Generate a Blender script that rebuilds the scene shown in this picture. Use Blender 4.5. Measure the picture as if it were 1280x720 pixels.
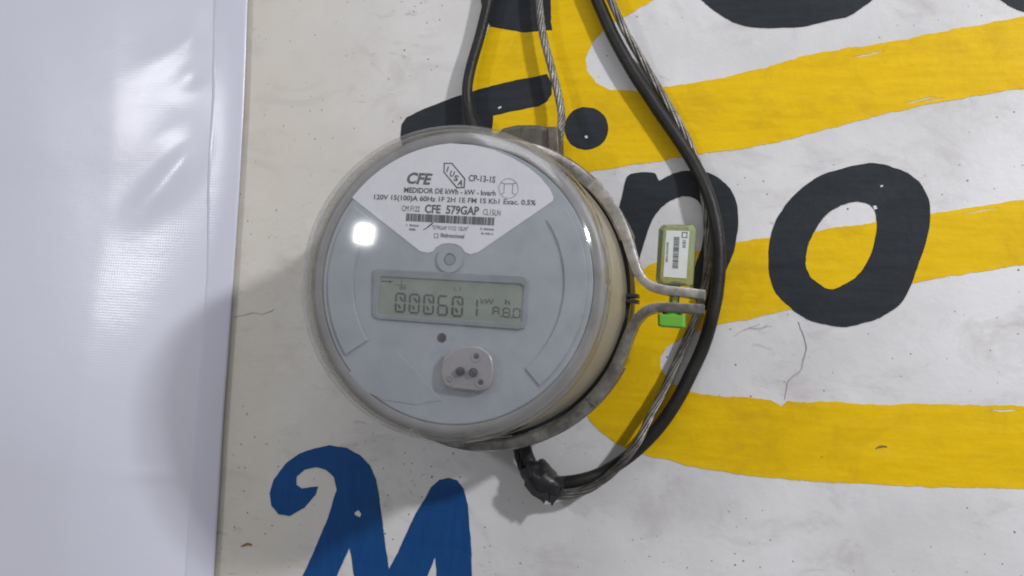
import bpy, bmesh, math, random
from mathutils import Vector, Matrix, noise

random.seed(7)
S = bpy.context.scene
COL = S.collection
for o in list(bpy.data.objects):
    bpy.data.objects.remove(o)

# ------------------------------------------------------------------ camera
# wall lies in the XZ plane (y = 0), the camera stands on the -y side
FPX = 1180.0
YAW, PIT, ROLL = math.radians(13.0), math.radians(3.45), math.radians(3.4)
CAM = Vector((0.1418, -0.5975, -0.0308))
fwd = Vector((-math.sin(YAW) * math.cos(PIT), math.cos(YAW) * math.cos(PIT), math.sin(PIT)))
rgt = Vector((math.cos(YAW), math.sin(YAW), 0))
upv = rgt.cross(fwd)
RGT = rgt * math.cos(ROLL) + upv * math.sin(ROLL)
UPV = upv * math.cos(ROLL) - rgt * math.sin(ROLL)
cd = bpy.data.cameras.new('camera')
cam = bpy.data.objects.new('camera', cd)
COL.objects.link(cam)
cd.sensor_width = 36.0
cd.lens = 36.0 * FPX / 1280.0
cd.clip_start, cd.clip_end = 0.01, 50
cam.matrix_world = Matrix(((RGT.x, UPV.x, -fwd.x, CAM.x), (RGT.y, UPV.y, -fwd.y, CAM.y),
                           (RGT.z, UPV.z, -fwd.z, CAM.z), (0, 0, 0, 1)))
S.camera = cam

# ------------------------------------------------------------------ light
W = bpy.data.worlds.new('World'); S.world = W; W.use_nodes = True
wn = W.node_tree
tc = wn.nodes.new('ShaderNodeTexCoord'); sx_ = wn.nodes.new('ShaderNodeSeparateXYZ'); wr_ = wn.nodes.new('ShaderNodeValToRGB')
mr_ = wn.nodes.new('ShaderNodeMapRange'); mr_.inputs[1].default_value = -1.0
wn.links.new(tc.outputs['Generated'], sx_.inputs[0]); wn.links.new(sx_.outputs[2], mr_.inputs[0]); wn.links.new(mr_.outputs[0], wr_.inputs[0])
wr_.color_ramp.elements[0].color = (0.40, 0.39, 0.38, 1); wr_.color_ramp.elements[1].color = (1.0, 1.01, 1.06, 1)
wn.links.new(wr_.outputs[0], wn.nodes['Background'].inputs[0])
wn.nodes['Background'].inputs[1].default_value = 0.37
S.view_settings.view_transform = 'Standard'
S.view_settings.look = 'None'
S.view_settings.exposure = -0.05
S.view_settings.gamma = 1.0
S.cycles.filter_width = 1.9
S.view_settings.use_curve_mapping = False


def area(name, loc, target, sx, sy, power, col):
    l = bpy.data.lights.new(name, 'AREA'); l.shape = 'RECTANGLE'
    l.size, l.size_y, l.energy, l.color = sx, sy, power, col
    o = bpy.data.objects.new(name, l); COL.objects.link(o)
    o.location = loc
    o.rotation_euler = (Vector(target) - Vector(loc)).to_track_quat('-Z', 'Y').to_euler()
    return o


area('lamp_upper_right', (1.085, -0.92, 0.64), (0, 0, 0), 0.08, 0.08, 15.0, (0.97, 0.97, 1.0))
area('lamp_upper_left', (-0.99, -1.20, 0.38), (0, -0.1, 0), 0.12, 0.11, 3.4, (0.95, 0.97, 1.0))
area('overhead_fill', (0.35, -1.0, 1.9), (0.1, 0, 0), 1.4, 1.0, 15.0, (0.95, 0.96, 1.0))  # broad fill added overhead for modelling, no known fixture


# ------------------------------------------------------------------ helpers
def at(x, y, Y):
    """photo pixel -> point on the plane y = Y"""
    d = fwd + RGT * ((x - 640.0) / FPX) - UPV * ((y - 360.0) / FPX)
    return CAM + d * ((Y - CAM.y) / d.y)


def empty(name, loc):
    o = bpy.data.objects.new(name, None); COL.objects.link(o)
    o.location = loc; o.empty_display_size = 0.02
    return o


def tag(o, label, cat, group=None):
    o['label'] = label; o['category'] = cat
    if group: o['group'] = group
    return o


def wloc(p):
    v = Vector((0, 0, 0))
    while p is not None:
        v = v + p.location; p = p.parent
    return v


def link(name, me, m, parent=None, smooth=None):
    """mesh in world coordinates -> object (child of parent)"""
    off = wloc(parent)
    me.transform(Matrix.Translation(-off))
    if smooth is not None:
        me.shade_smooth()
        me.set_sharp_from_angle(angle=math.radians(smooth))
    o = bpy.data.objects.new(name, me); COL.objects.link(o)
    if m: me.materials.append(m)
    o.parent = parent
    return o


def mesh(name, vs, fs, m, parent=None, smooth=None, fix=True):
    me = bpy.data.meshes.new(name)
    me.from_pydata([tuple(v) for v in vs], [], fs)
    if fix:
        b = bmesh.new(); b.from_mesh(me)
        bmesh.ops.recalc_face_normals(b, faces=b.faces); b.to_mesh(me); b.free()
    me.update()
    return link(name, me, m, parent, smooth)


def lathe(name, prof, m, parent=None, seg=128, cx=0.0, cz=0.0, a0=0.0, a1=360.0, smooth=35, closed=False):
    """profile of (radius, y) turned about the y axis"""
    full = abs(a1 - a0) >= 359.9
    n = seg if full else seg + 1
    vs, fs = [], []
    k = len(prof)
    for i in range(n):
        t = math.radians(a0 + (a1 - a0) * i / seg)
        for r, y in prof:
            vs.append((cx + r * math.cos(t), y, cz + r * math.sin(t)))
    for i in range(seg):
        j = (i + 1) % n
        for q in range(k if closed else k - 1):
            p = (q + 1) % k
            fs.append((i * k + q, i * k + p, j * k + p, j * k + q))
    if closed and not full:
        fs.append(tuple(range(k))); fs.append(tuple((n - 1) * k + q for q in range(k)))
    me = bpy.data.meshes.new(name); me.from_pydata(vs, [], fs)
    b = bmesh.new(); b.from_mesh(me)
    bmesh.ops.remove_doubles(b, verts=b.verts, dist=1e-6)
    bmesh.ops.recalc_face_normals(b, faces=b.faces); b.to_mesh(me); b.free()
    return link(name, me, m, parent, smooth)


def spline(pts, n, closed=False):
    """Catmull-Rom through points (any dimension Vector)"""
    P = [Vector(p) for p in pts]; L = len(P); out = []
    segs = L if closed else L - 1
    for i in range(segs):
        if closed:
            a, b, c, d = P[(i - 1) % L], P[i], P[(i + 1) % L], P[(i + 2) % L]
        else:
            b, c = P[i], P[i + 1]
            a = P[i - 1] if i else b + (b - c)
            d = P[i + 2] if i + 2 < L else c + (c - b)
        for s in range(n):
            t = s / n
            out.append(0.5 * ((2 * b) + (c - a) * t + (2 * a - 5 * b + 4 * c - d) * t * t + (3 * b - a - 3 * c + d) * t ** 3))
    if not closed: out.append(P[-1])
    return out


def shape(name, loops, m, parent, Y, thick, corners=False, jit=0.0, dens=6, bevel=0.0, smooth=30):
    """filled outline in photo pixels laid on plane y=Y (back face), thickness towards the camera; loops = outer + holes"""
    cu = bpy.data.curves.new(name, 'CURVE'); cu.dimensions = '2D'; cu.fill_mode = 'BOTH'
    cu.extrude = thick / 2
    if bevel: cu.bevel_depth = bevel; cu.bevel_resolution = 2; cu.extrude = thick / 2 - bevel; cu.offset = -bevel
    for lp in loops:
        if corners:
            pts = []
            for i, p in enumerate(lp):
                q = lp[(i + 1) % len(lp)]
                k = max(1, int(math.hypot(q[0] - p[0], q[1] - p[1]) / dens)) if dens else 1
                pts += [Vector((p[0] + (q[0] - p[0]) * s / k, p[1] + (q[1] - p[1]) * s / k)) for s in range(k)]
        else:
            pts = spline([Vector(p) for p in lp], dens, True)
        sp = cu.splines.new('POLY'); sp.points.add(len(pts) - 1); sp.use_cyclic_u = True
        for i, p in enumerate(pts):
            x, y = p.x, p.y
            if jit:
                x += jit * (noise.noise((p.x / 22, p.y / 22, 1.3)) * 1.2 + noise.noise((p.x / 5, p.y / 5, 5.1)) * 0.7)
                y += jit * (noise.noise((p.x / 22, p.y / 22, 8.3)) * 1.2 + noise.noise((p.x / 5, p.y / 5, 3.7)) * 0.7)
            w = at(x, y, Y - thick)
            sp.points[i].co = (w.x, w.z, 0, 1)
    o = bpy.data.objects.new(name, cu); COL.objects.link(o)
    dg = bpy.context.evaluated_depsgraph_get(); dg.update()
    me = bpy.data.meshes.new_from_object(o.evaluated_get(dg))
    bpy.data.objects.remove(o); bpy.data.curves.remove(cu)
    # local (x, y, z) -> world (x, -z, y)
    me.transform(Matrix(((1, 0, 0, 0), (0, 0, -1, Y - thick / 2), (0, 1, 0, 0), (0, 0, 0, 1))))
    me.materials.clear()
    return link(name, me, m, parent, smooth)


def frames(pts):
    T = []
    for i in range(len(pts)):
        a = pts[max(0, i - 1)]; b = pts[min(len(pts) - 1, i + 1)]
        T.append((b - a).normalized())
    n = T[0].orthogonal().normalized(); out = []
    for t in T:
        n = (n - t * n.dot(t)).normalized()
        out.append((t, n, t.cross(n)))
    return out


def tube_data(pts, rad, sides, vs, fs):
    base = len(vs); fr = frames(pts)
    for i, (p, (t, n, b)) in enumerate(zip(pts, fr)):
        r = rad(i / (len(pts) - 1)) if callable(rad) else rad
        for s in range(sides):
            a = 2 * math.pi * s / sides
            vs.append(p + (n * math.cos(a) + b * math.sin(a)) * r)
    for i in range(len(pts) - 1):
        for s in range(sides):
            fs.append((base + i * sides + s, base + i * sides + (s + 1) % sides,
                       base + (i + 1) * sides + (s + 1) % sides, base + (i + 1) * sides + s))
    fs.append(tuple(base + s for s in range(sides)))
    fs.append(tuple(base + (len(pts) - 1) * sides + s for s in range(sides)))


def path(ctrl, n=10):
    return spline([at(x, y, Y) for x, y, Y in ctrl], n)


def cable(name, ctrl, r, m, parent=None):
    vs, fs = [], []
    p = path(ctrl, 12)
    p = [q + 0.0003 * noise.noise_vector(q * 40) for q in p]
    tube_data(p, r, 16, vs, fs)
    return mesh(name, vs, fs, m, parent, 40)


def strand(name, ctrl, R, m, pitch, parent=None, wires=6):
    p = path(ctrl, 16); fr = frames(p)
    vs, fs = [], []; L = [0]
    for i in range(1, len(p)): L.append(L[-1] + (p[i] - p[i - 1]).length)
    rw = R / 2.9
    for w in range(wires):
        q = []
        for i in range(len(p)):
            a = 2 * math.pi * (w / wires + L[i] / pitch)
            q.append(p[i] + (fr[i][1] * math.cos(a) + fr[i][2] * math.sin(a)) * (R - rw))
        tube_data(q, rw * 1.02, 8, vs, fs)
    tube_data(p, R * 0.5, 6, vs, fs)
    return mesh(name, vs, fs, m, parent, 50)


def bevel_box(name, c, sx, sy, sz, bev, m, parent=None, seg=2):
    b = bmesh.new(); bmesh.ops.create_cube(b, size=1)
    for v in b.verts: v.co = Vector((v.co.x * sx, v.co.y * sy, v.co.z * sz)) + Vector(c)
    if bev: bmesh.ops.bevel(b, geom=list(b.edges), offset=bev, segments=seg, affect='EDGES', profile=0.6)
    me = bpy.data.meshes.new(name); b.to_mesh(me); b.free()
    return link(name, me, m, parent, 35)


# ------------------------------------------------------------------ materials
def mat(name):
    m = bpy.data.materials.new(name); m.use_nodes = True
    nt = m.node_tree
    return m, nt, nt.nodes['Principled BSDF']


def N(nt, typ, **kw):
    n = nt.nodes.new(typ)
    for k, v in kw.items():
        if k in n.inputs: n.inputs[k].default_value = v
        else: setattr(n, k, v)
    return n


def ramp(nt, src, stops):
    r = nt.nodes.new('ShaderNodeValToRGB')
    e = r.color_ramp.elements
    while len(e) < len(stops): e.new(0.5)
    for el, (p, c) in zip(e, stops):
        el.position = p; el.color = (c, c, c, 1) if not isinstance(c, tuple) else (*c, 1)
    nt.links.new(src, r.inputs[0]); return r.outputs[0]


def mix(nt, fac, a, b, mode='MIX'):
    n = nt.nodes.new('ShaderNodeMix'); n.data_type = 'RGBA'; n.blend_type = mode
    for s, v in ((0, fac), (6, a), (7, b)):
        if hasattr(v, 'is_output'): nt.links.new(v, n.inputs[s])
        else: n.inputs[s].default_value = v if s == 0 else (*v, 1)
    return n.outputs[2]


def world_pos(nt, scale=(1, 1, 1), rot=(0, 0, 0)):
    g = nt.nodes.new('ShaderNodeNewGeometry')
    mp = nt.nodes.new('ShaderNodeMapping')
    mp.inputs['Scale'].default_value = scale; mp.inputs['Rotation'].default_value = rot
    nt.links.new(g.outputs['Position'], mp.inputs['Vector'])
    return mp.outputs[0]


def noise_n(nt, vec, scale, detail=4, rough=0.55, dist=0.0):
    n = N(nt, 'ShaderNodeTexNoise', Scale=scale, Detail=detail, Roughness=rough, Distortion=dist)
    nt.links.new(vec, n.inputs['Vector']); return n.outputs['Fac']


def bump(nt, bs, h, strength, dist):
    b = N(nt, 'ShaderNodeBump', Strength=strength, Distance=dist)
    nt.links.new(h, b.inputs['Height']); nt.links.new(b.outputs[0], bs.inputs['Normal']); return b


def specks(nt, pos, scale, size, keep):
    """sparse dark dots: voronoi cells, only some of them kept"""
    nz = N(nt, 'ShaderNodeTexNoise', Scale=scale * 3.0, Detail=3.0); nt.links.new(pos, nz.inputs['Vector'])
    va = nt.nodes.new('ShaderNodeVectorMath'); va.operation = 'MULTIPLY_ADD'
    nt.links.new(nz.outputs['Color'], va.inputs[0]); va.inputs[1].default_value = (0.22 / scale,) * 3; nt.links.new(pos, va.inputs[2])
    v = N(nt, 'ShaderNodeTexVoronoi', Scale=scale, Randomness=1.0); nt.links.new(va.outputs[0], v.inputs['Vector'])
    d = ramp(nt, v.outputs['Distance'], [(size * 0.6, 1.0), (size, 0.0)])
    s = nt.nodes.new('ShaderNodeSeparateColor'); nt.links.new(v.outputs['Color'], s.inputs[0])
    k = ramp(nt, s.outputs[0], [(keep, 1.0), (keep + 0.01, 0.0)])
    cl = ramp(nt, noise_n(nt, pos, 11, 3, 0.6), [(0.42, 0.15), (0.60, 1.0)])
    return mix(nt, 1.0, mix(nt, 1.0, d, k, 'MULTIPLY'), cl, 'MULTIPLY')


def wall_relief(nt, bs, strength=0.35):
    p = world_pos(nt)
    a = noise_n(nt, p, 14, 5, 0.5); b = noise_n(nt, p, 160, 4, 0.6)
    h = mix(nt, 0.16, a, b)
    bump(nt, bs, h, strength, 0.004)


def wall_material():
    m, nt, bs = mat('white_wall_paint')
    p = world_pos(nt)
    big = ramp(nt, noise_n(nt, p, 5, 5, 0.6), [(0.38, 0.0), (0.62, 1.0)])
    c = mix(nt, big, (0.56, 0.55, 0.55), (0.72, 0.715, 0.725))
    # yellowed zone of bare old paint along the sheet
    s = nt.nodes.new('ShaderNodeSeparateXYZ'); nt.links.new(p, s.inputs[0])
    wob = nt.nodes.new('ShaderNodeMath'); wob.operation = 'MULTIPLY_ADD'
    nt.links.new(noise_n(nt, p, 7, 4, 0.6), wob.inputs[0]); wob.inputs[1].default_value = 0.16
    nt.links.new(s.outputs[0], wob.inputs[2])
    old = ramp(nt, N_map(nt, wob.outputs[0], -0.20, 0.14), [(0.10, 1.0), (0.40, 0.45), (0.80, 0.0)])
    c = mix(nt, old, c, (0.60, 0.55, 0.45))
    # grime clouds
    g = ramp(nt, noise_n(nt, world_pos(nt, (1, 1, 1.6)), 18, 7, 0.7, 0.6), [(0.52, 0.0), (0.76, 0.55)])
    c = mix(nt, g, c, (0.38, 0.335, 0.31))
    # short scuffs
    g2 = ramp(nt, noise_n(nt, world_pos(nt, (1, 1, 2.2), (0, 0.35, 0)), 60, 3, 0.6, 1.0), [(0.62, 0.0), (0.74, 0.6)])
    patch = ramp(nt, noise_n(nt, p, 9, 2, 0.5), [(0.5, 0.0), (0.62, 1.0)])
    c = mix(nt, mix(nt, 1.0, g2, patch, 'MULTIPLY'), c, (0.22, 0.20, 0.18))
    c = mix(nt, specks(nt, p, 95, 0.09, 0.30), c, (0.11, 0.10, 0.09))
    c = mix(nt, specks(nt, p, 210, 0.15, 0.30), c, (0.14, 0.12, 0.11))
    nt.links.new(c, bs.inputs['Base Color'])
    bs.inputs['Roughness'].default_value = 0.42
    wall_relief(nt, bs)
    return m


def N_map(nt, src, a, b):
    n = N(nt, 'ShaderNodeMapRange'); nt.links.new(src, n.inputs[0])
    n.inputs[1].default_value = a; n.inputs[2].default_value = b
    return n.outputs[0]


def sign_paint(name, col, col2, rough, dirt, col3, sc=(1, 1, 7), rot=(0, -0.2, 0)):
    m, nt, bs = mat(name)
    p = world_pos(nt)
    st = noise_n(nt, world_pos(nt, sc, rot), 30, 6, 0.7)
    c = mix(nt, ramp(nt, st, [(0.3, 0.0), (0.7, 1.0)]), col, col2)
    thin = ramp(nt, noise_n(nt, world_pos(nt, (1, 1, 9), rot), 9, 5, 0.65), [(0.50, 0.0), (0.80, 0.55)])
    c = mix(nt, thin, c, col3)
    g = ramp(nt, noise_n(nt, p, 22, 7, 0.72, 0.5), [(0.52, 0.0), (0.76, 0.55)])
    c = mix(nt, g, c, dirt)
    c = mix(nt, specks(nt, p, 75, 0.08, 0.14), c, (0.05, 0.045, 0.03))
    nt.links.new(c, bs.inputs['Base Color'])
    bs.inputs['Roughness'].default_value = rough
    bs.inputs['Specular IOR Level'].default_value = 0.2
    wall_relief(nt, bs, 0.4)
    return m


def plain(name, col, rough=0.5, metal=0.0, var=0.08, scale=60, bmp=0.0, **kw):
    m, nt, bs = mat(name)
    p = world_pos(nt)
    n = noise_n(nt, p, scale, 5, 0.6)
    d = tuple(max(0, x * (1 - var)) for x in col); e = tuple(min(1, x * (1 + var)) for x in col)
    nt.links.new(mix(nt, ramp(nt, n, [(0.3, 0.0), (0.7, 1.0)]), d, e), bs.inputs['Base Color'])
    bs.inputs['Roughness'].default_value = rough; bs.inputs['Metallic'].default_value = metal
    for k, v in kw.items(): bs.inputs[k.replace('_', ' ')].default_value = v
    if bmp: bump(nt, bs, noise_n(nt, p, scale * 4, 4, 0.6), bmp, 0.001)
    return m


def worn_metal(name, col, dark, rough):
    m, nt, bs = mat(name)
    p = world_pos(nt)
    n = noise_n(nt, p, 70, 7, 0.7, 0.4)
    c = mix(nt, ramp(nt, n, [(0.38, 0.0), (0.68, 1.0)]), dark, col)
    nt.links.new(c, bs.inputs['Base Color'])
    bs.inputs['Metallic'].default_value = 0.75
    r = ramp(nt, noise_n(nt, p, 150, 5, 0.7), [(0.3, rough + 0.16), (0.7, rough - 0.08)])
    nt.links.new(r, bs.inputs['Roughness'])
    bump(nt, bs, noise_n(nt, p, 300, 4, 0.6), 0.25, 0.0006)
    return m


def clear_plastic(name, tint, haze, rough=0.10, f0=0.045, f90=0.50, hcol=(0.62, 0.60, 0.57), lo=0.3, hi=2.2):
    m, nt, bs = mat(name)
    nt.nodes.remove(bs)
    out = nt.nodes['Material Output']
    tr = N(nt, 'ShaderNodeBsdfTransparent'); tr.inputs[0].default_value = (*tint, 1)
    df = N(nt, 'ShaderNodeBsdfDiffuse'); df.inputs[0].default_value = (*hcol, 1)
    gl = N(nt, 'ShaderNodeBsdfAnisotropic'); gl.inputs['Roughness'].default_value = rough
    gl.inputs[0].default_value = (0.95, 0.95, 0.95, 1)
    hz = ramp(nt, noise_n(nt, world_pos(nt), 55, 6, 0.7), [(0.35, haze * lo), (0.75, haze * hi)])
    m1 = N(nt, 'ShaderNodeMixShader'); nt.links.new(hz, m1.inputs[0])
    nt.links.new(tr.outputs[0], m1.inputs[1]); nt.links.new(df.outputs[0], m1.inputs[2])
    lw = N(nt, 'ShaderNodeLayerWeight', Blend=0.5)
    pw = N(nt, 'ShaderNodeMath', operation='POWER'); nt.links.new(lw.outputs['Facing'], pw.inputs[0]); pw.inputs[1].default_value = 4.0
    ma = N(nt, 'ShaderNodeMath', operation='MULTIPLY_ADD'); nt.links.new(pw.outputs[0], ma.inputs[0])
    ma.inputs[1].default_value = f90 - f0; ma.inputs[2].default_value = f0
    m2 = N(nt, 'ShaderNodeMixShader'); nt.links.new(ma.outputs[0], m2.inputs[0])
    nt.links.new(m1.outputs[0], m2.inputs[1]); nt.links.new(gl.outputs[0], m2.inputs[2])
    nt.links.new(m2.outputs[0], out.inputs[0])
    return m


def tarp_material(name, col):
    m, nt, bs = mat(name)
    p = world_pos(nt)
    n = noise_n(nt, p, 8, 4, 0.5)
    nt.links.new(mix(nt, n, tuple(c * 0.95 for c in col), col), bs.inputs['Base Color'])
    bs.inputs['Roughness'].default_value = 0.22
    bs.inputs['Specular IOR Level'].default_value = 0.32
    wx = N(nt, 'ShaderNodeTexWave', Scale=160.0); wx.bands_direction = 'X'; nt.links.new(p, wx.inputs['Vector'])
    wz = N(nt, 'ShaderNodeTexWave', Scale=160.0); wz.bands_direction = 'Z'; nt.links.new(p, wz.inputs['Vector'])
    h = mix(nt, 0.5, wx.outputs['Fac'], wz.outputs['Fac'])
    wr = noise_n(nt, world_pos(nt, (1, 1, 2.0), (0, 0.5, 0)), 22, 3, 0.5)
    b1 = N(nt, 'ShaderNodeBump', Strength=0.055, Distance=0.0005); nt.links.new(h, b1.inputs['Height'])
    b2 = N(nt, 'ShaderNodeBump', Strength=0.06, Distance=0.004); nt.links.new(wr, b2.inputs['Height'])
    nt.links.new(b1.outputs[0], b2.inputs['Normal'])
    nt.links.new(b2.outputs[0], bs.inputs['Normal'])
    return m


M = dict(
    wall=wall_material(),
    yellow=sign_paint('yellow_sign_paint', (0.66, 0.415, 0.001), (0.80, 0.52, 0.002), 0.5, (0.46, 0.26, 0.01), (0.80, 0.56, 0.02)),
    black=sign_paint('black_sign_paint', (0.018, 0.022, 0.026), (0.030, 0.034, 0.040), 0.5, (0.045, 0.05, 0.055), (0.016, 0.018, 0.022)),
    blue=sign_paint('blue_sign_paint', (0.007, 0.058, 0.20), (0.010, 0.075, 0.25), 0.40, (0.015, 0.07, 0.19), (0.006, 0.045, 0.17), (7, 1, 1), (0, 0.3, 0)),
    crack=plain('crack_grey', (0.36, 0.33, 0.30), 0.8, var=0.35, scale=120),
    crack_faint=plain('crack_faint', (0.46, 0.42, 0.36), 0.8, var=0.3, scale=120),
    gouge=plain('gouge_brown', (0.22, 0.13, 0.05), 0.8, var=0.4, scale=200),
    tarp=tarp_material('white_vinyl', (0.68, 0.68, 0.775)),
    hem=tarp_material('white_vinyl_hem', (0.63, 0.63, 0.73)),
    cover=clear_plastic('clear_cover_plastic', (0.96, 0.96, 0.96), 0.05, hcol=(0.66, 0.67, 0.70)),  # haze: clouding and dust, with soft reflections also put into its colour
    skirt=clear_plastic('yellowed_cover_side', (0.93, 0.92, 0.88), 0.34, rough=0.28, f0=0.03, f90=0.15, hcol=(0.52, 0.475, 0.37), lo=0.85, hi=1.15),
    rim=plain('smoky_rim_plastic', (0.225, 0.215, 0.21), 0.4, var=0.06, scale=30),
    beige=plain('beige_housing_plastic', (0.50, 0.455, 0.36), 0.55, var=0.06, scale=30),
    face=plain('grey_faceplate_plastic', (0.325, 0.355, 0.39), 0.5, var=0.05, scale=20),
    label=plain('white_label_paper', (0.78, 0.78, 0.82), 0.5, var=0.02, scale=15),
    ink=plain('black_print_ink', (0.03, 0.03, 0.04), 0.6),
    grey_ink=plain('grey_print_ink', (0.12, 0.12, 0.14), 0.6),
    lcd=plain('lcd_grey_green', (0.20, 0.235, 0.185), 0.35, var=0.04),
    lcd_on=plain('lcd_segment_dark', (0.018, 0.022, 0.022), 0.4),
    lcd_faint=plain('lcd_segment_faint', (0.10, 0.115, 0.11), 0.4),
    frame=plain('display_frame_grey', (0.21, 0.23, 0.25), 0.5, var=0.03),
    port=plain('port_plate_grey', (0.36, 0.34, 0.36), 0.34, var=0.05, metal=0.3),
    dark=plain('dark_hole_plastic', (0.02, 0.022, 0.025), 0.35),
    ledm=plain('smoked_lens', (0.012, 0.012, 0.016), 0.08),
    metal=worn_metal('galvanised_steel', (0.42, 0.41, 0.39), (0.18, 0.168, 0.155), 0.29),
    metal_worn=worn_metal('rubbed_bare_steel', (0.72, 0.70, 0.67), (0.36, 0.34, 0.32), 0.32),
    socket=worn_metal('weathered_socket_metal', (0.20, 0.185, 0.16), (0.09, 0.08, 0.07), 0.6),
    cableblk=plain('black_cable_jacket', (0.020, 0.0195, 0.0185), 0.45, var=0.35, scale=90, bmp=0.25, Specular_IOR_Level=0.3),
    alu=worn_metal('weathered_aluminium_wire', (0.36, 0.345, 0.315), (0.12, 0.11, 0.10), 0.45),
    tape=plain('black_electrical_tape', (0.022, 0.022, 0.024), 0.38, var=0.3, scale=120, bmp=0.3),
    seal=plain('green_translucent_seal', (0.48, 0.56, 0.30), 0.10, var=0.08, Transmission_Weight=0.7),
    seal_cap=plain('bright_green_plastic', (0.14, 0.42, 0.045), 0.35, var=0.05),
    sticker=plain('seal_sticker', (0.64, 0.67, 0.65), 0.4, var=0.10),
)

# ------------------------------------------------------------------ wall
wb = bmesh.new(); bmesh.ops.create_grid(wb, x_segments=60, y_segments=48, size=1)
for v in wb.verts:
    x, z = v.co.x * 1.1 + 0.1, v.co.y * 0.8
    v.co = Vector((x, 0.0, z))
wall_me = bpy.data.meshes.new('wall'); 
ext = bmesh.ops.extrude_face_region(wb, geom=list(wb.faces))
for g in ext['geom']:
    if isinstance(g, bmesh.types.BMVert): g.co.y += 0.12
bmesh.ops.recalc_face_normals(wb, faces=wb.faces); wb.to_mesh(wall_me); wb.free()
wall = link('wall', wall_me, M['wall'])
wall['kind'] = 'structure'
wall['label'] = 'white painted plaster wall with hand painted yellow, black and blue lettering'

PAINT_Y = -0.0001
YT, BT = 0.00016, 0.00030


def corner(*p): return list(p)


# upper yellow stroke
shape('painted_stroke', [[
    (628, -60), (628, 0), (612, 31), (600, 62), (590, 100), (586, 130), (592, 215), (650, 250), (700, 222), (742, 213), (800, 205),
    (840, 199), (880, 191), (920, 187), (960, 180), (1010, 168), (1060, 155), (1115, 140), (1170, 128), (1225, 119), (1280, 110),
    (1900, 8), (1900, -85), (1280, 20), (1215, 32), (1150, 45), (1105, 54), (1060, 60), (1030, 65), (1000, 71), (960, 84), (900, 97),
    (840, 108), (800, 113), (765, 112), (745, 104), (735, 88), (732, 72), (740, 52), (758, 33), (785, 18), (815, 2), (850, -30), (860, -60)],
    [(1066,71),(1079.3,67.6),(1092.7,65.0),(1106,64),(1092.7,67.2),(1079.3,69.8)],
    [(1128,129),(1142.7,125.4),(1157.3,122.6),(1172,121),(1157.3,124.4),(1142.7,127.2)],
    [(1150,128),(1160.7,125.4),(1171.3,123.3),(1182,122),(1171.3,124.5),(1160.7,126.6)]],
      M['yellow'], wall, PAINT_Y, YT, corners=True, jit=1.5, dens=3)
# lower yellow stroke
shape('painted_stroke', [[
    (1900, 146), (1280, 250), (1220, 258), (1165, 267), (1120, 274), (1060, 283), (1000, 292), (925, 302), (870, 314), (835, 322), (813, 330), (795, 346),
    (770, 380), (740, 440), (728, 490), (731, 514), (742, 532), (765, 552), (795, 565), (830, 574), (880, 587), (940, 595), (1000, 600), (1050, 604),
    (1100, 606), (1180, 609), (1280, 611), (1900, 616), (1900, 516), (1280, 508), (1180, 505), (1100, 505), (1042, 503), (984, 501), (977, 509), (962, 499),
    (909, 496), (867, 490), (845, 482), (833, 473), (826, 460), (825, 446), (833, 433), (853, 421), (880, 410), (905, 404), (940, 398), (975, 390),
    (1050, 372), (1120, 358), (1150, 352), (1210, 342), (1280, 331), (1900, 232)],
    [(1236,513),(1249.3,512.3),(1262.7,512.5),(1276,514),(1262.7,514.5),(1249.3,514.3)],
    [(1200,268),(1216.7,264.4),(1233.3,261.3),(1250,259),(1233.3,262.5),(1216.7,265.6)]],
      M['yellow'], wall, PAINT_Y, YT, corners=True, jit=1.5, dens=3)
# black letters
shape('painted_letter', [[(600, -60), (601, 0), (604, 15), (613, 33), (635, 37), (655, 41), (680, 38), (690, 38), (688, 27), (688, 0), (688, -60)]],
      M['black'], wall, PAINT_Y, BT, corners=True, jit=0.9, dens=5)
shape('painted_letter', [[(501, 172), (502, 156), (508, 147), (525, 138), (555, 126), (590, 114), (630, 103), (665, 96), (684, 92), (690, 104),
                          (690, 118), (684, 127), (672, 133), (645, 138), (616, 144), (615, 160), (612, 230), (560, 250), (510, 210)]],
      M['black'], wall, PAINT_Y, BT, corners=True, jit=0.9, dens=5)
shape('painted_dot', [[(706, 160), (709, 147), (718, 138), (731, 134), (746, 137), (757, 147), (760, 160), (757, 173), (748, 183), (733, 187), (718, 183), (709, 173)]],
      M['black'], wall, PAINT_Y, BT, jit=0.8)
shape('painted_letter', [[
    (768, 300), (774, 260), (779, 238), (784, 221), (796, 216), (818, 216), (824, 225), (834, 220), (848, 215), (868, 213), (885, 216), (900, 224), (912, 235), (920, 252),
    (923, 270), (921, 295), (915, 322), (907, 340), (902, 352), (896, 372), (885, 388), (872, 380), (867, 362), (866, 345), (871, 326), (877, 308), (880, 285), (879, 264),
    (872, 251), (857, 245), (845, 247), (833, 254), (822, 265), (813, 279), (806, 300), (800, 322), (795, 345), (770, 345)]],
      M['black'], wall, PAINT_Y, BT, jit=0.8, dens=4)
shape('painted_letter', [
    [(961, 315), (966, 285), (985, 252), (1014, 226), (1048, 212), (1086, 204), (1120, 210), (1145, 224), (1158, 243), (1163, 264), (1160, 294), (1149, 328),
     (1137, 361), (1120, 385), (1090, 401), (1052, 408), (1014, 401), (985, 382), (970, 366), (962, 344)],
    [(1007, 328), (1012, 302), (1027, 275), (1048, 258), (1073, 252), (1090, 258), (1096, 275), (1093, 302), (1086, 323), (1069, 347), (1040, 361), (1018, 351), (1010, 340)]],
      M['black'], wall, PAINT_Y, BT, jit=0.9, dens=6)
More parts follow.
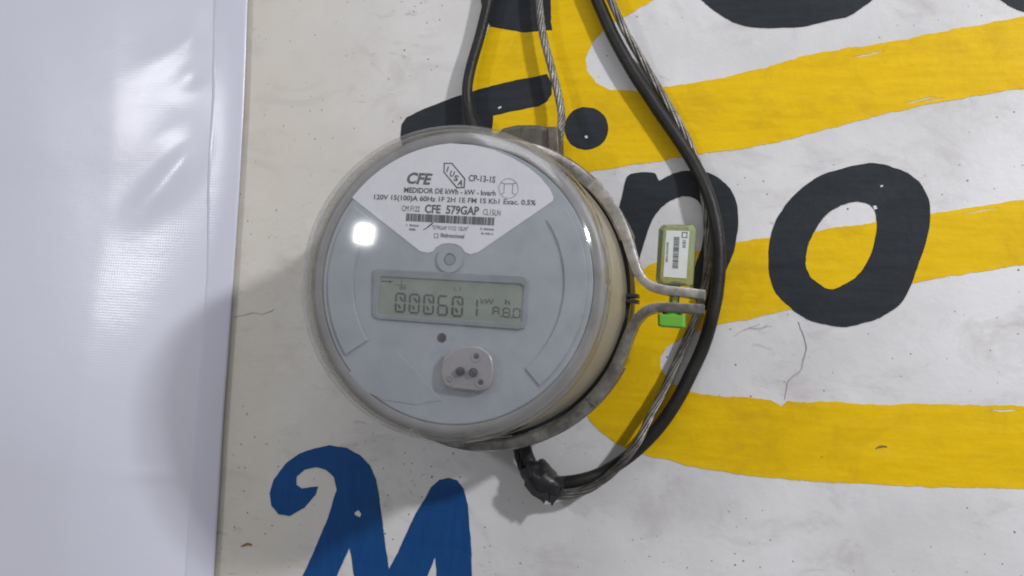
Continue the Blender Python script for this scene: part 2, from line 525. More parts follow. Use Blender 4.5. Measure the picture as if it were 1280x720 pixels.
shape('painted_letter', [[(860, -30), (868, -14), (878, 0), (892, 12), (910, 24), (932, 32), (968, 35), (1003, 33), (1030, 27), (1058, 21), (1075, 11), (1090, 0), (1105, -25), (1100, -60), (980, -75), (870, -60)]],
      M['black'], wall, PAINT_Y, BT, jit=0.9, dens=6)
shape('painted_letter', [[(1240, -12), (1252, 0), (1266, 9), (1282, 15), (1320, 22), (1360, 10), (1370, -40), (1250, -50)]],
      M['black'], wall, PAINT_Y, BT, jit=0.9, dens=6)
# blue script letter
shape('painted_letter', [[
    (397, 608), (394, 619), (380, 635), (362, 645), (348, 643), (339, 632), (337, 617), (342, 599), (356, 580), (374, 567), (393, 560), (412, 557), (433, 560), (449, 568),
    (462, 582), (470, 599), (474, 623), (478, 655), (482, 687), (486, 712), (497, 691), (512, 657), (528, 628), (539, 609), (549, 600), (560, 597), (571, 600), (579, 611),
    (584, 631), (588, 668), (590, 720), (592, 790), (548, 790), (547, 740), (544, 696), (528, 735), (500, 790), (455, 790), (445, 735), (437, 684), (418, 727), (390, 790),
    (346, 790), (378, 720), (390, 695), (406, 657), (414, 633), (421, 612), (417, 596), (407, 587), (395, 584), (380, 587), (370, 596), (370, 606), (377, 611), (388, 609)]],
      M['blue'], wall, PAINT_Y, BT, corners=True, jit=0.7, dens=5)


def ribbon(name, pts, w, m, parent, Y, thick=0.0002):
    L, Rr = [], []
    P = spline([Vector(p) for p in pts], 5)
    for i, p in enumerate(P):
        t = (P[min(i + 1, len(P) - 1)] - P[max(0, i - 1)]).normalized(); n = Vector((-t.y, t.x))
        q = p + n * noise.noise((p.x / 6, p.y / 6, 2.0)) * 0.8
        ww = w * (0.55 + 0.45 * math.sin(math.pi * i / (len(P) - 1))) * (0.8 + 0.5 * noise.noise((p.x / 9, p.y / 9, 0)))
        L.append(tuple(q + n * ww / 2)); Rr.append(tuple(q - n * ww / 2))
    return shape(name, [L + Rr[::-1]], m, parent, Y, thick, corners=True, dens=0)


ribbon('crack', [(998, 402), (1004, 418), (1008, 434), (1005, 448), (1001, 463), (992, 470), (985, 477), (983, 488), (981, 499)], 1.8, M['crack'], wall, PAINT_Y)
ribbon('crack', [(917, 421), (926, 414), (938, 409), (950, 405)], 1.1, M['crack_faint'], wall, PAINT_Y)
ribbon('crack', [(293, 396), (304, 394), (316, 391), (330, 392), (342, 387)], 1.2, M['crack_faint'], wall, PAINT_Y)
for cx, cy in ((306, 681), (1100, 559)):
    ribbon('gouge', [(cx - 5, cy + 2), (cx - 1, cy), (cx + 4, cy - 1), (cx + 9, cy)], 3.2, M['gouge'], wall, PAINT_Y - (YT if cx > 600 else 0) - 0.00005)
for lp in ([(444, 640), (448, 638), (451, 642), (450, 646), (446, 645), (443, 643)], [(731, 170), (734, 169), (735, 172), (732, 173)],
           [(1091, 257), (1095, 257), (1097, 261), (1093, 262)], [(622, 134), (626, 132), (627, 134), (623, 136)], [(1100, 232), (1103, 231), (1104, 233), (1101, 234)]):
    shape('paint_chip', [lp], M['wall'], wall, PAINT_Y - BT, 0.0001, corners=True, dens=2, jit=0.5)

# ------------------------------------------------------------------ vinyl sheet
edge_px = [(311, -40), (309, 0), (305, 120), (299, 230), (292, 340), (285, 440), (279, 520), (272, 640), (267, 720), (263, 780)]
seam_px = [(268, -40), (266, 0), (264, 120), (258, 230), (252, 340), (247, 440), (242, 520), (234, 640), (229, 720), (225, 780)]
TY = -0.003
E3 = [at(x, y, TY) for x, y in edge_px]; S3 = [at(x, y, TY - (0.008 if y > 300 else 0.0)) for x, y in seam_px]


def xat(P, z):
    if z >= P[0].z: a, b = P[0], P[1]
    elif z <= P[-1].z: a, b = P[-2], P[-1]
    else:
        for a, b in zip(P, P[1:]):
            if a.z >= z >= b.z: break
    return a.x + (b.x - a.x) * (z - a.z) / (b.z - a.z)


DIMP = []
for qx, qy, sx, sz, an, am in ((212, 230, .034, .012, .8, .0024), (240, 196, .020, .009, .6, .0012), (218, 170, .026, .012, .5, .0010), (248, 92, .018, .009, .5, .0014),
                               (222, 66, .030, .013, .4, .0014), (252, 36, .016, .009, .6, .0012), (222, 590, .03, .004, .06, .0008)):
    q = at(qx, qy, TY); DIMP.append((q.x, q.z, sx, sz, an, am))


def tarp_y(x, z, d):
    """sag of the sheet; d = distance from the edge"""
    k = min(1.0, d / 0.10)
    q = max(0.0, min(1.0, (0.08 - z) / 0.22)); q = q * q * (3 - 2 * q)
    y = TY - 0.006 * k * (0.5 + 0.5 * noise.noise((x * 3.0, z * 1.6, 4.0))) - q * 0.017 * (d / 0.10) * math.exp(1 - d / 0.10)
    y -= 0.0005 * noise.noise((x * 12, z * 9 + x * 8, 1.0)) * min(1, d / 0.05)
    for dx, dz, sx, sz, an, am in DIMP:
        u = (x - dx) * math.cos(an) + (z - dz) * math.sin(an); w = -(x - dx) * math.sin(an) + (z - dz) * math.cos(an)
        y -= am * math.exp(-(u / sx) ** 2 - (w / sz) ** 2) * max(0.0, min(1.0, (d - 0.018) / 0.02))
    return y


tarp = empty('vinyl_sheet', (-0.30, TY, -0.42))
tag(tarp, 'glossy white woven vinyl sheet hanging over the wall beside the meter', 'tarp')
vs, fs = [], []
NZ, NX = 220, 150
for j in range(NZ + 1):
    z = 0.42 - 0.84 * j / NZ
    xe = xat(E3, z)
    for i in range(NX + 1):
        x = -0.95 + (xe + 0.95) * (i / NX) ** 0.8
        vs.append((x, tarp_y(x, z, xe - x), z))
for j in range(NZ):
    for i in range(NX):
        a = j * (NX + 1) + i; fs.append((a, a + 1, a + NX + 2, a + NX + 1))
o = mesh('sheet', vs, fs, M['tarp'], tarp, 60)
sm = o.modifiers.new('thick', 'SOLIDIFY'); sm.thickness = 0.0008; sm.offset = 1
vs, fs = [], []
for j in range(NZ + 1):
    z = 0.42 - 0.84 * j / NZ
    xe, xs = xat(E3, z), xat(S3, z)
    for i in range(13):
        t = i / 12; x = xs + (xe + 0.0006 - xs) * t
        bulge = 0.0010 + 0.0004 * math.sin(math.pi * t) - (0.0008 if i in (0,) else 0)
        vs.append((x, tarp_y(x, z, xe - x) - bulge, z))
for j in range(NZ):
    for i in range(12):
        a = j * 13 + i; fs.append((a, a + 1, a + 14, a + 13))
o = mesh('hem', vs, fs, M['hem'], tarp, 60)
sm = o.modifiers.new('thick', 'SOLIDIFY'); sm.thickness = 0.0010; sm.offset = -1

# ------------------------------------------------------------------ meter socket behind the meter
sock = empty('meter_socket', (0, 0, 0))
tag(sock, 'weathered grey round metal socket can with conduit boss behind the meter', 'meter socket')
lathe('can', [(0.0, -0.0005), (0.083, -0.0005), (0.0845, -0.003), (0.0845, -0.036), (0.082, -0.044), (0.0, -0.044)], M['socket'], sock, 96)
hb = [(619, 200), (620, 166), (628, 159), (645, 155), (668, 155), (683, 157), (690, 160), (692, 205)]
shape('conduit_boss', [hb], M['socket'], sock, -0.008, 0.026, corners=True, bevel=0.003, dens=8)
shape('boss_bracket', [[(684, 158), (697, 158), (699, 200), (686, 200)]], M['socket'], sock, -0.018, 0.02, corners=True, bevel=0.001, dens=8)

# ------------------------------------------------------------------ the meter
meter = empty('electric_meter', (0, -0.045, 0))
tag(meter, 'round glass-fronted electricity meter with digital display and white name label', 'electric meter')
lathe('dark_gap_disc', [(0.0, -0.0455), (0.0862, -0.0455), (0.0862, -0.0510), (0.0, -0.0510)], M['dark'], meter, 128)  # black disc: shade of the gap inside the ring put into colour
lathe('housing', [(0.0, -0.0512), (0.0819, -0.0512), (0.0818, -0.0700), (0.0816, -0.1000), (0.0814, -0.1130), (0.0, -0.1130)], M['beige'], meter, 128)
lathe('front_rim', [(0.0, -0.1132), (0.0815, -0.1132), (0.0814, -0.1165), (0.0808, -0.1190), (0.0795, -0.1207), (0.0775, -0.1213), (0.0752, -0.1211), (0.0745, -0.1207), (0.0743, -0.1180), (0.0, -0.1172)],
      M['rim'], meter, 128, smooth=50)
FY = -0.1205          # front of the faceplate
fp = lathe('faceplate', [(0.0, -0.1173), (0.0742, -0.1173), (0.0742, -0.1195), (0.0742, -0.1200), (0.0735, FY), (0.0, FY)], M['face'], meter, 128)

cov_out = [(0.0843, -0.0530), (0.0842, -0.0600), (0.0841, -0.066), (0.0841, -0.080), (0.0840, -0.098), (0.0838, -0.113), (0.0836, -0.121),
           (0.0830, -0.1262), (0.0817, -0.1310), (0.0790, -0.1345), (0.0750, -0.1367), (0.070, -0.1381), (0.062, -0.1401), (0.052, -0.1423),
           (0.040, -0.1444), (0.028, -0.1460), (0.014, -0.1471), (0.0, -0.1475)]
cov_in = []
for i, (r, y) in enumerate(cov_out):
    a = cov_out[max(0, i - 1)]; b = cov_out[min(len(cov_out) - 1, i + 1)]
    t = Vector((b[0] - a[0], b[1] - a[1])).normalized(); n = Vector((-t.y, t.x))
    if n.dot(Vector((-r, 0.09 + y * 0 ))) < 0 and r > 0.03: n = n
    n = n if (n.x <= 0 and n.y >= -0.2) else -n
    cov_in.append((max(0.0, r + n.x * 0.0020), y + n.y * 0.0020))
cover = lathe('cover', cov_out + cov_in[::-1], M['cover'], meter, 160, smooth=40)
cover.data.materials.append(M['skirt'])          # yellowed, scuffed side wall of the same cover
for f in cover.data.polygons:
    if f.center.y + 0.0 > -0.118 + 0.045 and f.center.length > 0.05: f.material_index = 1
# raised ridges moulded on the faceplate, left and right
cF = at(562, 350, FY)


def lobe(name, a0, a1, r0, r1):
    lp = []
    K = 24
    for i in range(K + 1):
        t = math.radians(a0 + (a1 - a0) * i / K); lp.append((r1 * math.cos(t), r1 * math.sin(t)))
    for i in range(K + 1):
        t = math.radians(a1 + (a0 - a1) * i / K); lp.append((r0 * math.cos(t), r0 * math.sin(t)))
    b = bmesh.new()
    lo = [b.verts.new((x, FY - 0.0002, z)) for x, z in lp]
    f = b.faces.new(lo)
    g = bmesh.ops.extrude_face_region(b, geom=[f])
    for e in g['geom']:
        if isinstance(e, bmesh.types.BMVert): e.co.y = FY - 0.0011
    bmesh.ops.recalc_face_normals(b, faces=b.faces)
    top = [e for e in b.edges if all(v.co.y < FY - 0.0008 for v in e.verts)]
    bmesh.ops.bevel(b, geom=top, offset=0.0006, segments=3, affect='EDGES')
    me = bpy.data.meshes.new(name); b.to_mesh(me); b.free()
    return link(name, me, M['face'], meter, 40)


lobe('side_ridge', -46, 36, 0.0590, 0.0712)
lobe('side_ridge', 146, 216, 0.0560, 0.0712)
shape('lower_panel', [[(436, 466), (447, 457), (478, 437), (488, 435), (497, 440), (528, 473), (552, 500), (520, 506), (480, 500), (452, 487)]], M['face'], meter, FY, 0.0003, corners=True, dens=6, bevel=0.00014)

# --- name label
LY = FY - 0.0001
LT = 0.0002
lab_loop = [(437, 241)]
lab_loop += [(445, 229), (457, 215), (472, 203), (490, 192), (512, 184), (536, 180), (562, 179), (590, 181), (616, 187), (640, 197), (660, 209), (676, 222), (687, 236), (692, 247)]
lab_loop += [(691, 251), (684, 256), (598, 315), (588, 318), (581, 315), (577, 309), (570, 305), (561, 304), (552, 305), (545, 309), (541, 314), (535, 316), (525, 314), (440, 247)]
label = shape('name_label', [lab_loop], M['label'], meter, LY, LT, corners=True, dens=0)
TY2 = LY - LT - 0.00005


def fin_mesh(o, name, m, parent, Y, th, p0, p1, capH, shear=0.0):
    dg = bpy.context.evaluated_depsgraph_get(); dg.update()
    me = bpy.data.meshes.new_from_object(o.evaluated_get(dg))
    cu = o.data; bpy.data.objects.remove(o); bpy.data.curves.remove(cu)
    xs = [v.co.x for v in me.vertices]
    x0, x1 = min(xs), max(xs)
    A, B = at(*p0, Y - th), at(*p1, Y - th)
    d = Vector((B.x - A.x, 0, B.z - A.z)); Lw = d.length; d.normalize()
    upd = Vector((-d.z, 0, d.x))
    sx = Lw / (x1 - x0)
    mm = (at(p0[0], p0[1] - capH, Y - th) - A).length
    sy = mm / 0.70
    for v in me.vertices:
        x = (v.co.x - x0) * sx; z = v.co.y * sy; y = v.co.z
        x += shear * z
        q = Vector((A.x, Y - th / 2, A.z)) + d * x + upd * z
        v.co = Vector((q.x, Y - th / 2 - y, q.z))
    me.materials.clear()
    return link(name, me, m, parent)


def text(s, p0, p1, capH, m='ink', parent=None, Y=None, bold=0.0, shear=0.0, name='lettering'):
    cu = bpy.data.curves.new('t', 'FONT'); cu.body = s; cu.offset = bold; cu.extrude = 0.00006; cu.resolution_u = 3
    o = bpy.data.objects.new('t', cu); COL.objects.link(o)
    return fin_mesh(o, name, M[m], parent or label, TY2 if Y is None else Y, 0.00012, p0, p1, capH, shear)


text('CFE', (507, 228.6), (537, 230.4), 13.2, bold=0.035, shear=0.22)
text('CP-13-1S', (585.4, 226), (618.8, 228.2), 7.6, bold=0.022)
text('MEDIDOR DE kWh - kW - kvarh', (504.8, 240.3), (619.4, 244.6), 6.4, bold=0.02)
text('120V 15(100)A 60Hz 1F 2H 1E FM 1S Kh1 Exac. 0.5%', (467.4, 248.9), (669.5, 256.4), 6.0, bold=0.018)
text('CM F122', (502, 263.6), (524.3, 264.8), 7.0, bold=0.0)
text('CFE  579GAP', (530.8, 265.6), (598.4, 268.6), 10.0, bold=0.026)
text('CL15LN', (603.5, 268.4), (625.3, 269.8), 7.4, bold=0.0)
text('"579GAP F122 15LN"', (539.5, 286.4), (585, 288.6), 5.0, m='grey_ink')
text('Bidireccional', (550.7, 296.2), (580, 297.8), 5.0, m='grey_ink', bold=0.02)


def quads(name, rects, m, parent, Y, th=0.00012):
    """list of 4-corner pixel quads laid on plane Y as thin slabs, one mesh"""
    vs, fs = [], []
    for r in rects:
        b = len(vs)
        for yy in (Y, Y - th):
            for p in r:
                w = at(p[0], p[1], Y - th); vs.append((w.x, yy, w.z))
        n = len(r)
        fs.append(tuple(b + i for i in range(n))); fs.append(tuple(b + n + i for i in range(n)))
        for i in range(n): fs.append((b + i, b + (i + 1) % n, b + n + (i + 1) % n, b + n + i))
    return mesh(name, vs, fs, M[m], parent)


def lerp(a, b, t): return (a[0] + (b[0] - a[0]) * t, a[1] + (b[1] - a[1]) * t)


def bars(p0, p1, q0, q1, n, rnd, fill=(0.35, 0.75), skip=0.0):
    out = []
    for i in range(n):
        if rnd.random() < skip: continue
        t0 = i / n; t1 = t0 + rnd.uniform(*fill) / n
        out.append([lerp(p0, p1, t0), lerp(p0, p1, t1), lerp(q0, q1, t1), lerp(q0, q1, t0)])
    return out


rb = random.Random(3)
quads('barcode', bars((508, 266.6), (618.8, 272), (507.4, 276.2), (618, 281.9), 62, rb, (0.45, 0.95)), 'ink', label, TY2)
# tiny print that cannot be read in the photograph
for (a, b, h) in (((508, 280), (524, 281.2), 2.4), ((511.5, 285.2), (519.5, 285.8), 2.4), ((600.5, 284.6), (617.5, 285.8), 2.4), ((601.5, 290.4), (616.5, 291.4), 2.4)):
    quads('fine_print', bars(a, b, (a[0], a[1] + h), (b[0], b[1] + h), 12, rb, (0.4, 0.75), 0.15), 'grey_ink', label, TY2)


def outline(name, pts, w, m, parent, Y, closed=True):
    rects = []
    n = len(pts)
    for i in range(n if closed else n - 1):
        a, b = Vector(pts[i]), Vector(pts[(i + 1) % n]); t = (b - a).normalized(); k = Vector((-t.y, t.x)) * w / 2
        a2, b2 = a - t * w * 0.35, b + t * w * 0.35
        rects.append([tuple(a2 + k), tuple(b2 + k), tuple(b2 - k), tuple(a2 - k)])
    return quads(name, rects, m, parent, Y)


Z1 = lambda x, y: (440 + x / 4.923, 170 + y / 4.923)
outline('logo_outline', [Z1(568, 168), Z1(615, 168), Z1(693, 262), Z1(690, 317), Z1(645, 317), Z1(566, 222)], 1.5, 'ink', label, TY2)
for ch, x, y, wd in (('I', 579, 220, 8), ('U', 598, 245, 26), ('S', 624, 272, 24), ('A', 648, 300, 30)):
    text(ch, Z1(x, y), Z1(x + wd, y + wd * 0.28), 7.0, bold=0.03, name='logo_letter')
outline('wiring_circle', [(635.6 + 12 * math.cos(i * math.pi / 14), 235.6 + 12.4 * math.sin(i * math.pi / 14)) for i in range(28)], 0.5, 'grey_ink', label, TY2)
outline('wiring_diagram', [Z1(915, 285), Z1(938, 294), Z1(990, 294), Z1(1010, 288)], 0.8, 'grey_ink', label, TY2, False)
outline('wiring_diagram', [Z1(938, 294), Z1(934, 350), Z1(915, 358)], 0.7, 'grey_ink', label, TY2, False)
outline('wiring_diagram', [Z1(990, 294), Z1(986, 352), Z1(1008, 362)], 0.7, 'grey_ink', label, TY2, False)
outline('pen_mark', [Z1(440, 576), Z1(462, 564)], 1.0, 'ink', label, TY2, False)
outline('pen_mark', [Z1(466, 560), Z1(496, 536)], 1.6, 'ink', label, TY2, False)
outline('check_box', [(543, 292), (547.6, 292.2), (547.4, 297), (542.8, 296.8)], 0.6, 'grey_ink', label, TY2)

# --- display
DY = FY
disp = shape('display', [[(466, 340), (467, 337), (471, 336), (650, 344.5), (657, 347), (660, 352), (657.5, 404), (655, 410), (649, 412), (474, 399), (468, 397), (465, 392)],
                         [(475, 347), (478, 345.8), (651, 355.2), (654.4, 357.5), (652, 401.5), (649, 404), (474.5, 393), (471.5, 391)]],
             M['frame'], meter, DY, 0.0012, corners=True, dens=0, bevel=0.0005)  # border tone darkened to stand for the shaded display recess
shape('lcd_panel', [[(474, 345), (655.4, 354.5), (653, 405), (470.5, 393.5)]], M['lcd'], disp, DY, 0.0003, corners=True, dens=0)
SY = DY - 0.00035
Z6 = lambda x, y: (460 + x / 6.095, 330 + y / 6.095)


def seg(a, b, w): 
    a, b = Vector(a), Vector(b); t = (b - a).normalized(); k = Vector((-t.y, t.x)) * w / 2; e = t * w * 0.5
    return [tuple(a), tuple(a + e + k), tuple(b - e + k), tuple(b), tuple(b - e - k), tuple(a + e - k)]


def digit(x0, x1, y0, y1, on, w=1.9, sl=-0.045, gap=0.3):
    """seven segments plus the two slashes of a zero; x0..y1 in the enlarged crop"""
    x0, y0 = Z6(x0, y0); x1, y1 = Z6(x1, y1); h = y1 - y0; wd = x1 - x0

    def P(u, v): return (x0 + u * wd + sl * h * v + 0.045 * h * 0.5, y0 + v * h + u * wd * 0.055)
    g = 0.02
    segs = dict(a=((g, 0), (1 - g, 0)), b=((1, g), (1, .5 - g)), c=((1, .5 + g), (1, 1 - g)), d=((g, 1), (1 - g, 1)),
                e=((0, .5 + g), (0, 1 - g)), f=((0, g), (0, .5 - g)), g=((g, .5), (1 - g, .5)), j=((.40, .16), (.80, .44)), k=((.28, .58), (.55, .84)))
    return [seg(P(*segs[c][0]), P(*segs[c][1]), w) for c in on]


R = 'abcdefjk'
rects = []
for x0, x1, y0, y1, on in ((212, 280, 224, 362, R), (318, 388, 230, 370, R), (427, 497, 236, 377, R), (535, 602, 243, 386, 'acdefg'), (645, 718, 250, 394, R), (760, 830, 262, 396, 'bc')):
    rects += digit(x0, x1, y0, y1, on, 2.6)
quads('display_digits', rects, 'lcd_on', disp, SY)
rects = []
for x0, x1, y0, y1, on in ((952, 997, 330, 388, 'abcefg'), (1030, 1078, 336, 402, 'abcdefg'), (1108, 1156, 340, 406, 'abcdef')):
    rects += digit(x0, x1, y0, y1, on, 1.8)
for x, y in ((1008, 394), (1090, 402)):
    a = Z6(x, y); rects.append([a, (a[0] + 2.2, a[1] + .1), (a[0] + 2.2, a[1] + 1.7), (a[0], a[1] + 1.6)])
quads('display_code', rects, 'lcd_on', disp, SY)
text('kW', Z6(856, 300), Z6(958, 306), 6.0, 'lcd_on', disp, SY, 0.02, name='display_unit')
text('h', Z6(1042, 306), Z6(1080, 309), 6.0, 'lcd_on', disp, SY, 0.02, name='display_unit')
text('L1', Z6(652, 198), Z6(706, 201), 4.2, 'lcd_faint', disp, SY, 0.0, name='display_mark')
ar = [Z6(105, 126), Z6(160, 130), Z6(160, 122), Z6(190, 136), Z6(158, 146), Z6(158, 138), Z6(105, 135)]
quads('display_arrow', [ar], 'lcd_on', disp, SY)
outline('display_mark', [Z6(218, 158), Z6(292, 162)], 1.0, 'lcd_faint', disp, SY, False)
outline('display_mark', [Z6(258, 118), Z6(254, 180)], 0.9, 'lcd_faint', disp, SY, False)
quads('display_mark', [[Z6(238, 172), Z6(290, 172), Z6(286, 196), Z6(240, 194)]], 'lcd_faint', disp, SY)


def disc(name, px, py, rpx, Y, h, m, parent, dome=False, seg_=28):
    c = at(px, py, Y - h); r = (at(px + rpx, py, Y - h) - c).length
    pr = [(0, Y), (r, Y)]
    if dome:
        pr += [(r * math.cos(t * math.pi / 12), Y - h * 0.3 - h * 0.7 * math.sin(t * math.pi / 12)) for t in range(0, 7)]
    else: pr += [(r, Y - h * 0.7), (r * 0.88, Y - h), (0, Y - h)]
    pr[-1] = (0, pr[-1][1])
    return lathe(name, pr, M[m], parent, seg_, c.x, c.z, smooth=40)


def ringm(name, px, py, r1, r0, Y, h, m, parent):
    c = at(px, py, Y - h); s = (at(px + 1, py, Y - h) - c).length
    return lathe(name, [(r1 * s, Y), (r1 * s, Y - h), (r0 * s, Y - h), (r0 * s, Y)], M[m], parent, 28, c.x, c.z, smooth=40, closed=True)


btn = ringm('button_bezel', 562, 324, 16, 7.5, FY, 0.0012, 'face', meter)
disc('reset_button', 562, 325, 6.2, FY, 0.0016, 'frame', meter)
disc('sensor_window', 552, 422, 5.6, FY, 0.0004, 'ledm', meter)
port = shape('optical_port', [[(571, 435), (584, 432.5), (599, 434), (610, 441), (615.5, 452), (616, 472), (611, 484), (602, 488.5), (590, 488.5), (577, 487), (562, 485), (554, 479), (551, 465), (554, 449), (562, 440)]],
             M['port'], meter, FY, 0.005, dens=5, bevel=0.0009)
PY = FY - 0.005
for x, y in ((595, 445.6), (561.5, 475), (600.6, 478)):
    disc('port_screw', x, y, 3.0, PY, 0.0003, 'frame' if x < 570 else 'dark', port)
    ringm('screw_collar', x, y, 6.4, 4.4, PY, 0.0005, 'port', port)
for x, y in ((573.7, 464.4), (590, 465.8)):
    disc('port_lens', x, y, 5.7, PY, 0.0030, 'ledm', port, dome=True)
# lugs moulded on the bottom of the cover
for x, y, w_ in ((518, 541, 6), (590, 539, 12)):
    c = at(x, y, -0.128)
    bevel_box('cover_lug', (c.x, -0.126, c.z + 0.0005), w_ * 0.0004, 0.012, 0.004, 0.001, M['cover'], meter)

# ------------------------------------------------------------------ sealing ring
ring = empty('sealing_ring', (0, -0.05, -0.092))
tag(ring, 'worn galvanised steel clamp ring with two bent tabs around the meter base', 'clamp ring')
RP = [(0.0915, -0.0425), (0.0935, -0.0445), (0.0935, -0.0560), (0.0925, -0.0582), (0.0895, -0.0595), (0.0866, -0.0596), (0.0856, -0.0590), (0.0856, -0.0578), (0.0890, -0.0578), (0.0910, -0.0565), (0.0918, -0.0550), (0.0918, -0.0445), (0.0900, -0.0425)]
lathe('band', RP, M['metal'], ring, 140, 0.0005, -0.0008, 23, 335, 40, closed=True)


def strip(name, px, y0, y1, th, m, parent):
    """sheet-metal strip following a pixel path, width along y"""
    ym = (y0 + y1) / 2
    P = spline([at(x, y, y1) for x, y in px], 6)
    vs, fs = [], []
    for i, p in enumerate(P):
        t = (P[min(i + 1, len(P) - 1)] - P[max(0, i - 1)]); t.y = 0; t.normalize()
        n = Vector((-t.z, 0, t.x)) * max(th, 0.0078 - (0.0078 - th) * i / (len(P) * 0.5)) / 2
        rim = 0.0004
        for s, yy in ((1, y0), (1, y1 + rim), (0.6, y1), (-0.6, y1), (-1, y1 + rim), (-1, y0)):
            q = p + n * s; vs.append((q.x, yy, q.z))
    k = 6
    for i in range(len(P) - 1):
        for s in range(k): fs.append((i * k + s, i * k + (s + 1) % k, (i + 1) * k + (s + 1) % k, (i + 1) * k + s))
    fs.append(tuple(range(k))); fs.append(tuple((len(P) - 1) * k + s for s in range(k)))
    return mesh(name, vs, fs, M[m], parent, 40)


YB, YFR = -0.0435, -0.0602
t1 = strip('tab', [(740, 228), (754, 244), (768, 264), (780, 289), (789, 318), (798, 342), (810, 355), (828, 361.5), (855, 365), (881, 368)], YB, YFR, 0.0050, 'metal_worn', ring)
t2 = strip('tab', [(738, 503), (754, 484), (768, 461), (780, 432), (792, 404), (806, 389), (824, 384), (850, 384.5), (880, 386)], YB, YFR, 0.0052, 'metal', ring)
for py in (370, 377):
    c = at(790, py, -0.052); bevel_box('dark_slot_bar', (c.x, -0.052, c.z), 0.008, 0.012, 0.0022, 0.0004, M['dark'], ring)  # black bars stand in for the dark slot between the tabs

# ------------------------------------------------------------------ green seal on the tabs
SYM = -0.052
seal = empty('padlock_seal', at(845, 356, SYM))
tag(seal, 'translucent green plastic tamper seal with barcode sticker through the ring tabs', 'seal')


def prism(name, px, y0, y1, ch, m, parent):
    """chamfered block: pixel outline on the front plane, chamfer towards the front"""
    front = [at(x, y, y1) for x, y in px]
    c = sum(front, Vector()) / len(front)
    vs = []
    for yy, k in ((y0, 1.0), (y1 + ch, 1.0), (y1, None)):
        for p in front:
            d = p - c; d.y = 0
            q = c + d if k else c + d - Vector((math.copysign(min(ch, abs(d.x)), d.x), 0, math.copysign(min(ch * 0.4, abs(d.z)), d.z)))
            vs.append((q.x, yy, q.z))
    n = len(px); fs = [tuple(range(n)), tuple(2 * n + i for i in range(n))]
    for L in range(2):
        for i in range(n): fs.append((L * n + i, L * n + (i + 1) % n, (L + 1) * n + (i + 1) % n, (L + 1) * n + i))
    o = mesh(name, vs, fs, M[m], parent)
    bv = o.modifiers.new('b', 'BEVEL'); bv.width = 0.0005; bv.segments = 2
    return o


sb = prism('body', [(828, 280), (866, 280), (870, 286), (866, 354), (862, 357), (823, 356), (819, 350), (823, 285)], -0.046, -0.0600, 0.0030, 'seal', seal)
SF = -0.0601
quads('sticker', [[(833, 288), (862, 289), (858, 348), (829, 346)]], 'sticker', sb, SF, 0.0002)
quads('barcode', bars((842.5, 296), (840.5, 336), (849.5, 296.3), (847.5, 336.4), 22, rb, (0.4, 0.85)), 'grey_ink', sb, SF - 0.00022)
outline('sticker_emblem', [(853, 290.5), (859, 290.8), (858.6, 297), (852.6, 296.7)], 1.1, 'grey_ink', sb, SF - 0.00022)
quads('fine_print', bars((853.5, 300), (853, 310), (857.5, 300.2), (857, 310.2), 5, rb) + bars((833.5, 303), (832, 328), (836, 303), (834.5, 328), 10, rb), 'grey_ink', sb, SF - 0.00022)
a, b = at(845, 352, -0.0535), at(841, 396, -0.0535)
vs, fs = [], []; tube_data([a, a.lerp(b, .5), b], 0.0030, 12, vs, fs); mesh('pin', vs, fs, M['seal'], seal, 40)
prism('cap', [(822, 392), (857, 394), (856, 409), (854, 410), (824, 408), (822, 406)], -0.046, -0.0595, 0.0012, 'seal_cap', seal)
a, b = at(841, 386, -0.0535), at(840, 396, -0.0535)
vs, fs = [], []; tube_data([a, b], 0.0055, 18, vs, fs); mesh('cap_collar', vs, fs, M['seal_cap'], seal, 40)

# ------------------------------------------------------------------ wires
o = cable('supply_cable', [(622, -60, -0.008), (614, -20, -0.008), (608, 12, -0.008), (600, 45, -0.008), (589, 82, -0.009), (584, 112, -0.010), (586, 138, -0.011), (594, 165, -0.020), (602, 190, -0.024)], 0.0035, M['cableblk'])
tag(o, 'black insulated cable running down behind the top of the meter', 'cable')
o = strand('bare_service_wire', [(671, -60, -0.010), (673, -15, -0.010), (675, 15, -0.010), (679, 45, -0.010), (688, 80, -0.011), (697, 115, -0.012), (702, 145, -0.014), (700, 168, -0.023), (696, 190, -0.027)], 0.0026, M['alu'], 0.035)
tag(o, 'bare twisted aluminium wire beside the black painted dot, entering the socket', 'wire')
vs, fs = [], []
tube_data(path([(690, 190, -.034), (687, 180, -.036), (688, 170, -.036), (693, 164, -.034), (697, 162, -.031)], 8), 0.0010, 8, vs, fs)
o = mesh('wire_end', vs, fs, M['metal_worn'], None, 40)
tag(o, 'short bright bent wire end beside the socket conduit boss', 'wire')

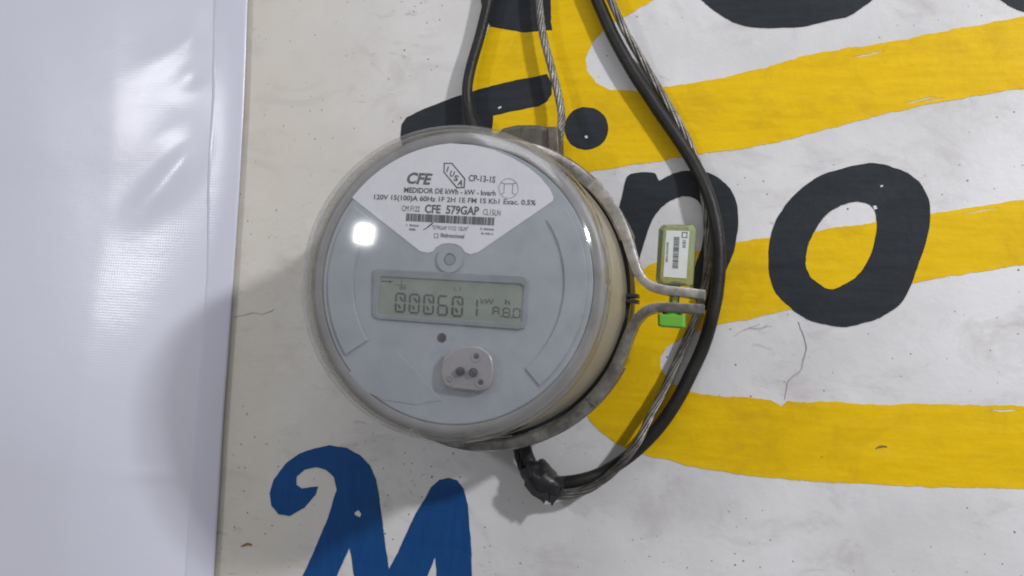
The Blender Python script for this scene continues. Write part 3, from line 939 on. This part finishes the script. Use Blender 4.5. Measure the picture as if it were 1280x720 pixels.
o = cable('loop_cable', [(726, -60, -0.0065), (738, -22, -0.0065), (750, 8, -0.0065), (768, 48, -0.0065), (793, 92, -0.0065), (819, 132, -0.0065), (844, 168, -0.0065), (866, 202, -0.0065), (884, 240, -0.0105), (895, 280, -0.0105),
                         (899, 320, -0.0105), (897, 358, -0.0105), (890, 396, -0.0105), (880, 430, -0.0065), (864, 466, -0.0065), (843, 506, -0.0080), (818, 540, -0.0080), (788, 569, -0.0080), (755, 590, -0.0080),
                         (722, 601, -0.0120), (692, 603, -0.0120), (676, 592, -0.0120)], 0.0041, M['cableblk'])
tag(o, 'thick black insulated cable looping beside the green seal and under the meter', 'cable')
o = strand('loop_neutral_wire', [(742, -60, -0.0100), (754, -22, -0.0100), (767, 8, -0.0100), (782, 40, -0.0100), (806, 82, -0.0045), (830, 122, -0.0045), (851, 158, -0.0045), (868, 195, -0.0045), (878, 232, -0.0045), (884, 275, -0.0045),
                                 (885, 315, -0.0045), (882, 352, -0.0045), (874, 385, -0.0045), (862, 415, -0.0045), (847, 450, -0.0045), (830, 487, -0.0070), (812, 522, -0.0110), (795, 556, -0.0165), (768, 588, -0.0165),
                                 (738, 610, -0.0165), (710, 619, -0.0140), (690, 618, -0.0140), (676, 606, -0.0140)], 0.0026, M['alu'], 0.085)
tag(o, 'bare twisted aluminium wire following the black looping cable', 'wire')
# wires from the splice up into the socket
o = cable('tail_cable', [(676, 598, -0.0130), (667, 586, -0.0130), (659, 570, -0.0140), (654, 552, -0.0170), (652, 535, -0.0210)], 0.0042, M['cableblk'])
tag(o, 'short black cable tail from the taped splice up under the meter', 'cable')
o = strand('tail_wire', [(676, 606, -0.0110), (663, 600, -0.0110), (654, 588, -0.0110), (648, 570, -0.0130), (645, 550, -0.0170), (645, 535, -0.0210)], 0.0026, M['tape'], 0.04)
tag(o, 'short dark twisted wire tail left of the black tail under the meter', 'wire')

# taped splice
tp = empty('taped_splice', at(680, 600, -.014))
tag(tp, 'lump of black electrical tape wrapped round the cable splice below the meter', 'tape')
P = path([(659, 578, -.013), (668, 588, -.0135), (680, 600, -.014), (692, 608, -.014), (705, 609, -.013)], 14)
vs, fs = [], []
rad = lambda t: 0.0001 + 0.0100 * math.sin(math.pi * (0.12 + 0.78 * t)) ** 0.65
tube_data(P, rad, 30, vs, fs)
c0 = at(680, 600, -.014)
for i, v in enumerate(vs):
    d = v - c0
    f = 1 + 0.30 * noise.noise(v * 85) + 0.12 * noise.noise(v * 190) + 0.05 * math.copysign(1, noise.noise((v.x * 120 + v.z * 160, 0.5, v.y * 30)))
    w = c0 + d * f; vs[i] = Vector((w.x, min(w.y, -0.0015), w.z))
mesh('wrap', vs, fs, M['tape'], tp, 32)
for pts in ([(656, 596), (672, 606), (679, 628), (675, 625), (664, 618), (655, 607)], [(674, 606), (688, 610), (687, 630), (683, 625), (680, 631), (677, 624)], [(684, 606), (703, 610), (699, 621), (690, 633), (687, 626)], [(694, 596), (705, 598), (701, 612), (697, 620), (692, 610)]):
    shape('torn_flap', [pts], M['tape'], tp, -0.0195, 0.0012, corners=True, dens=3, jit=0.8)
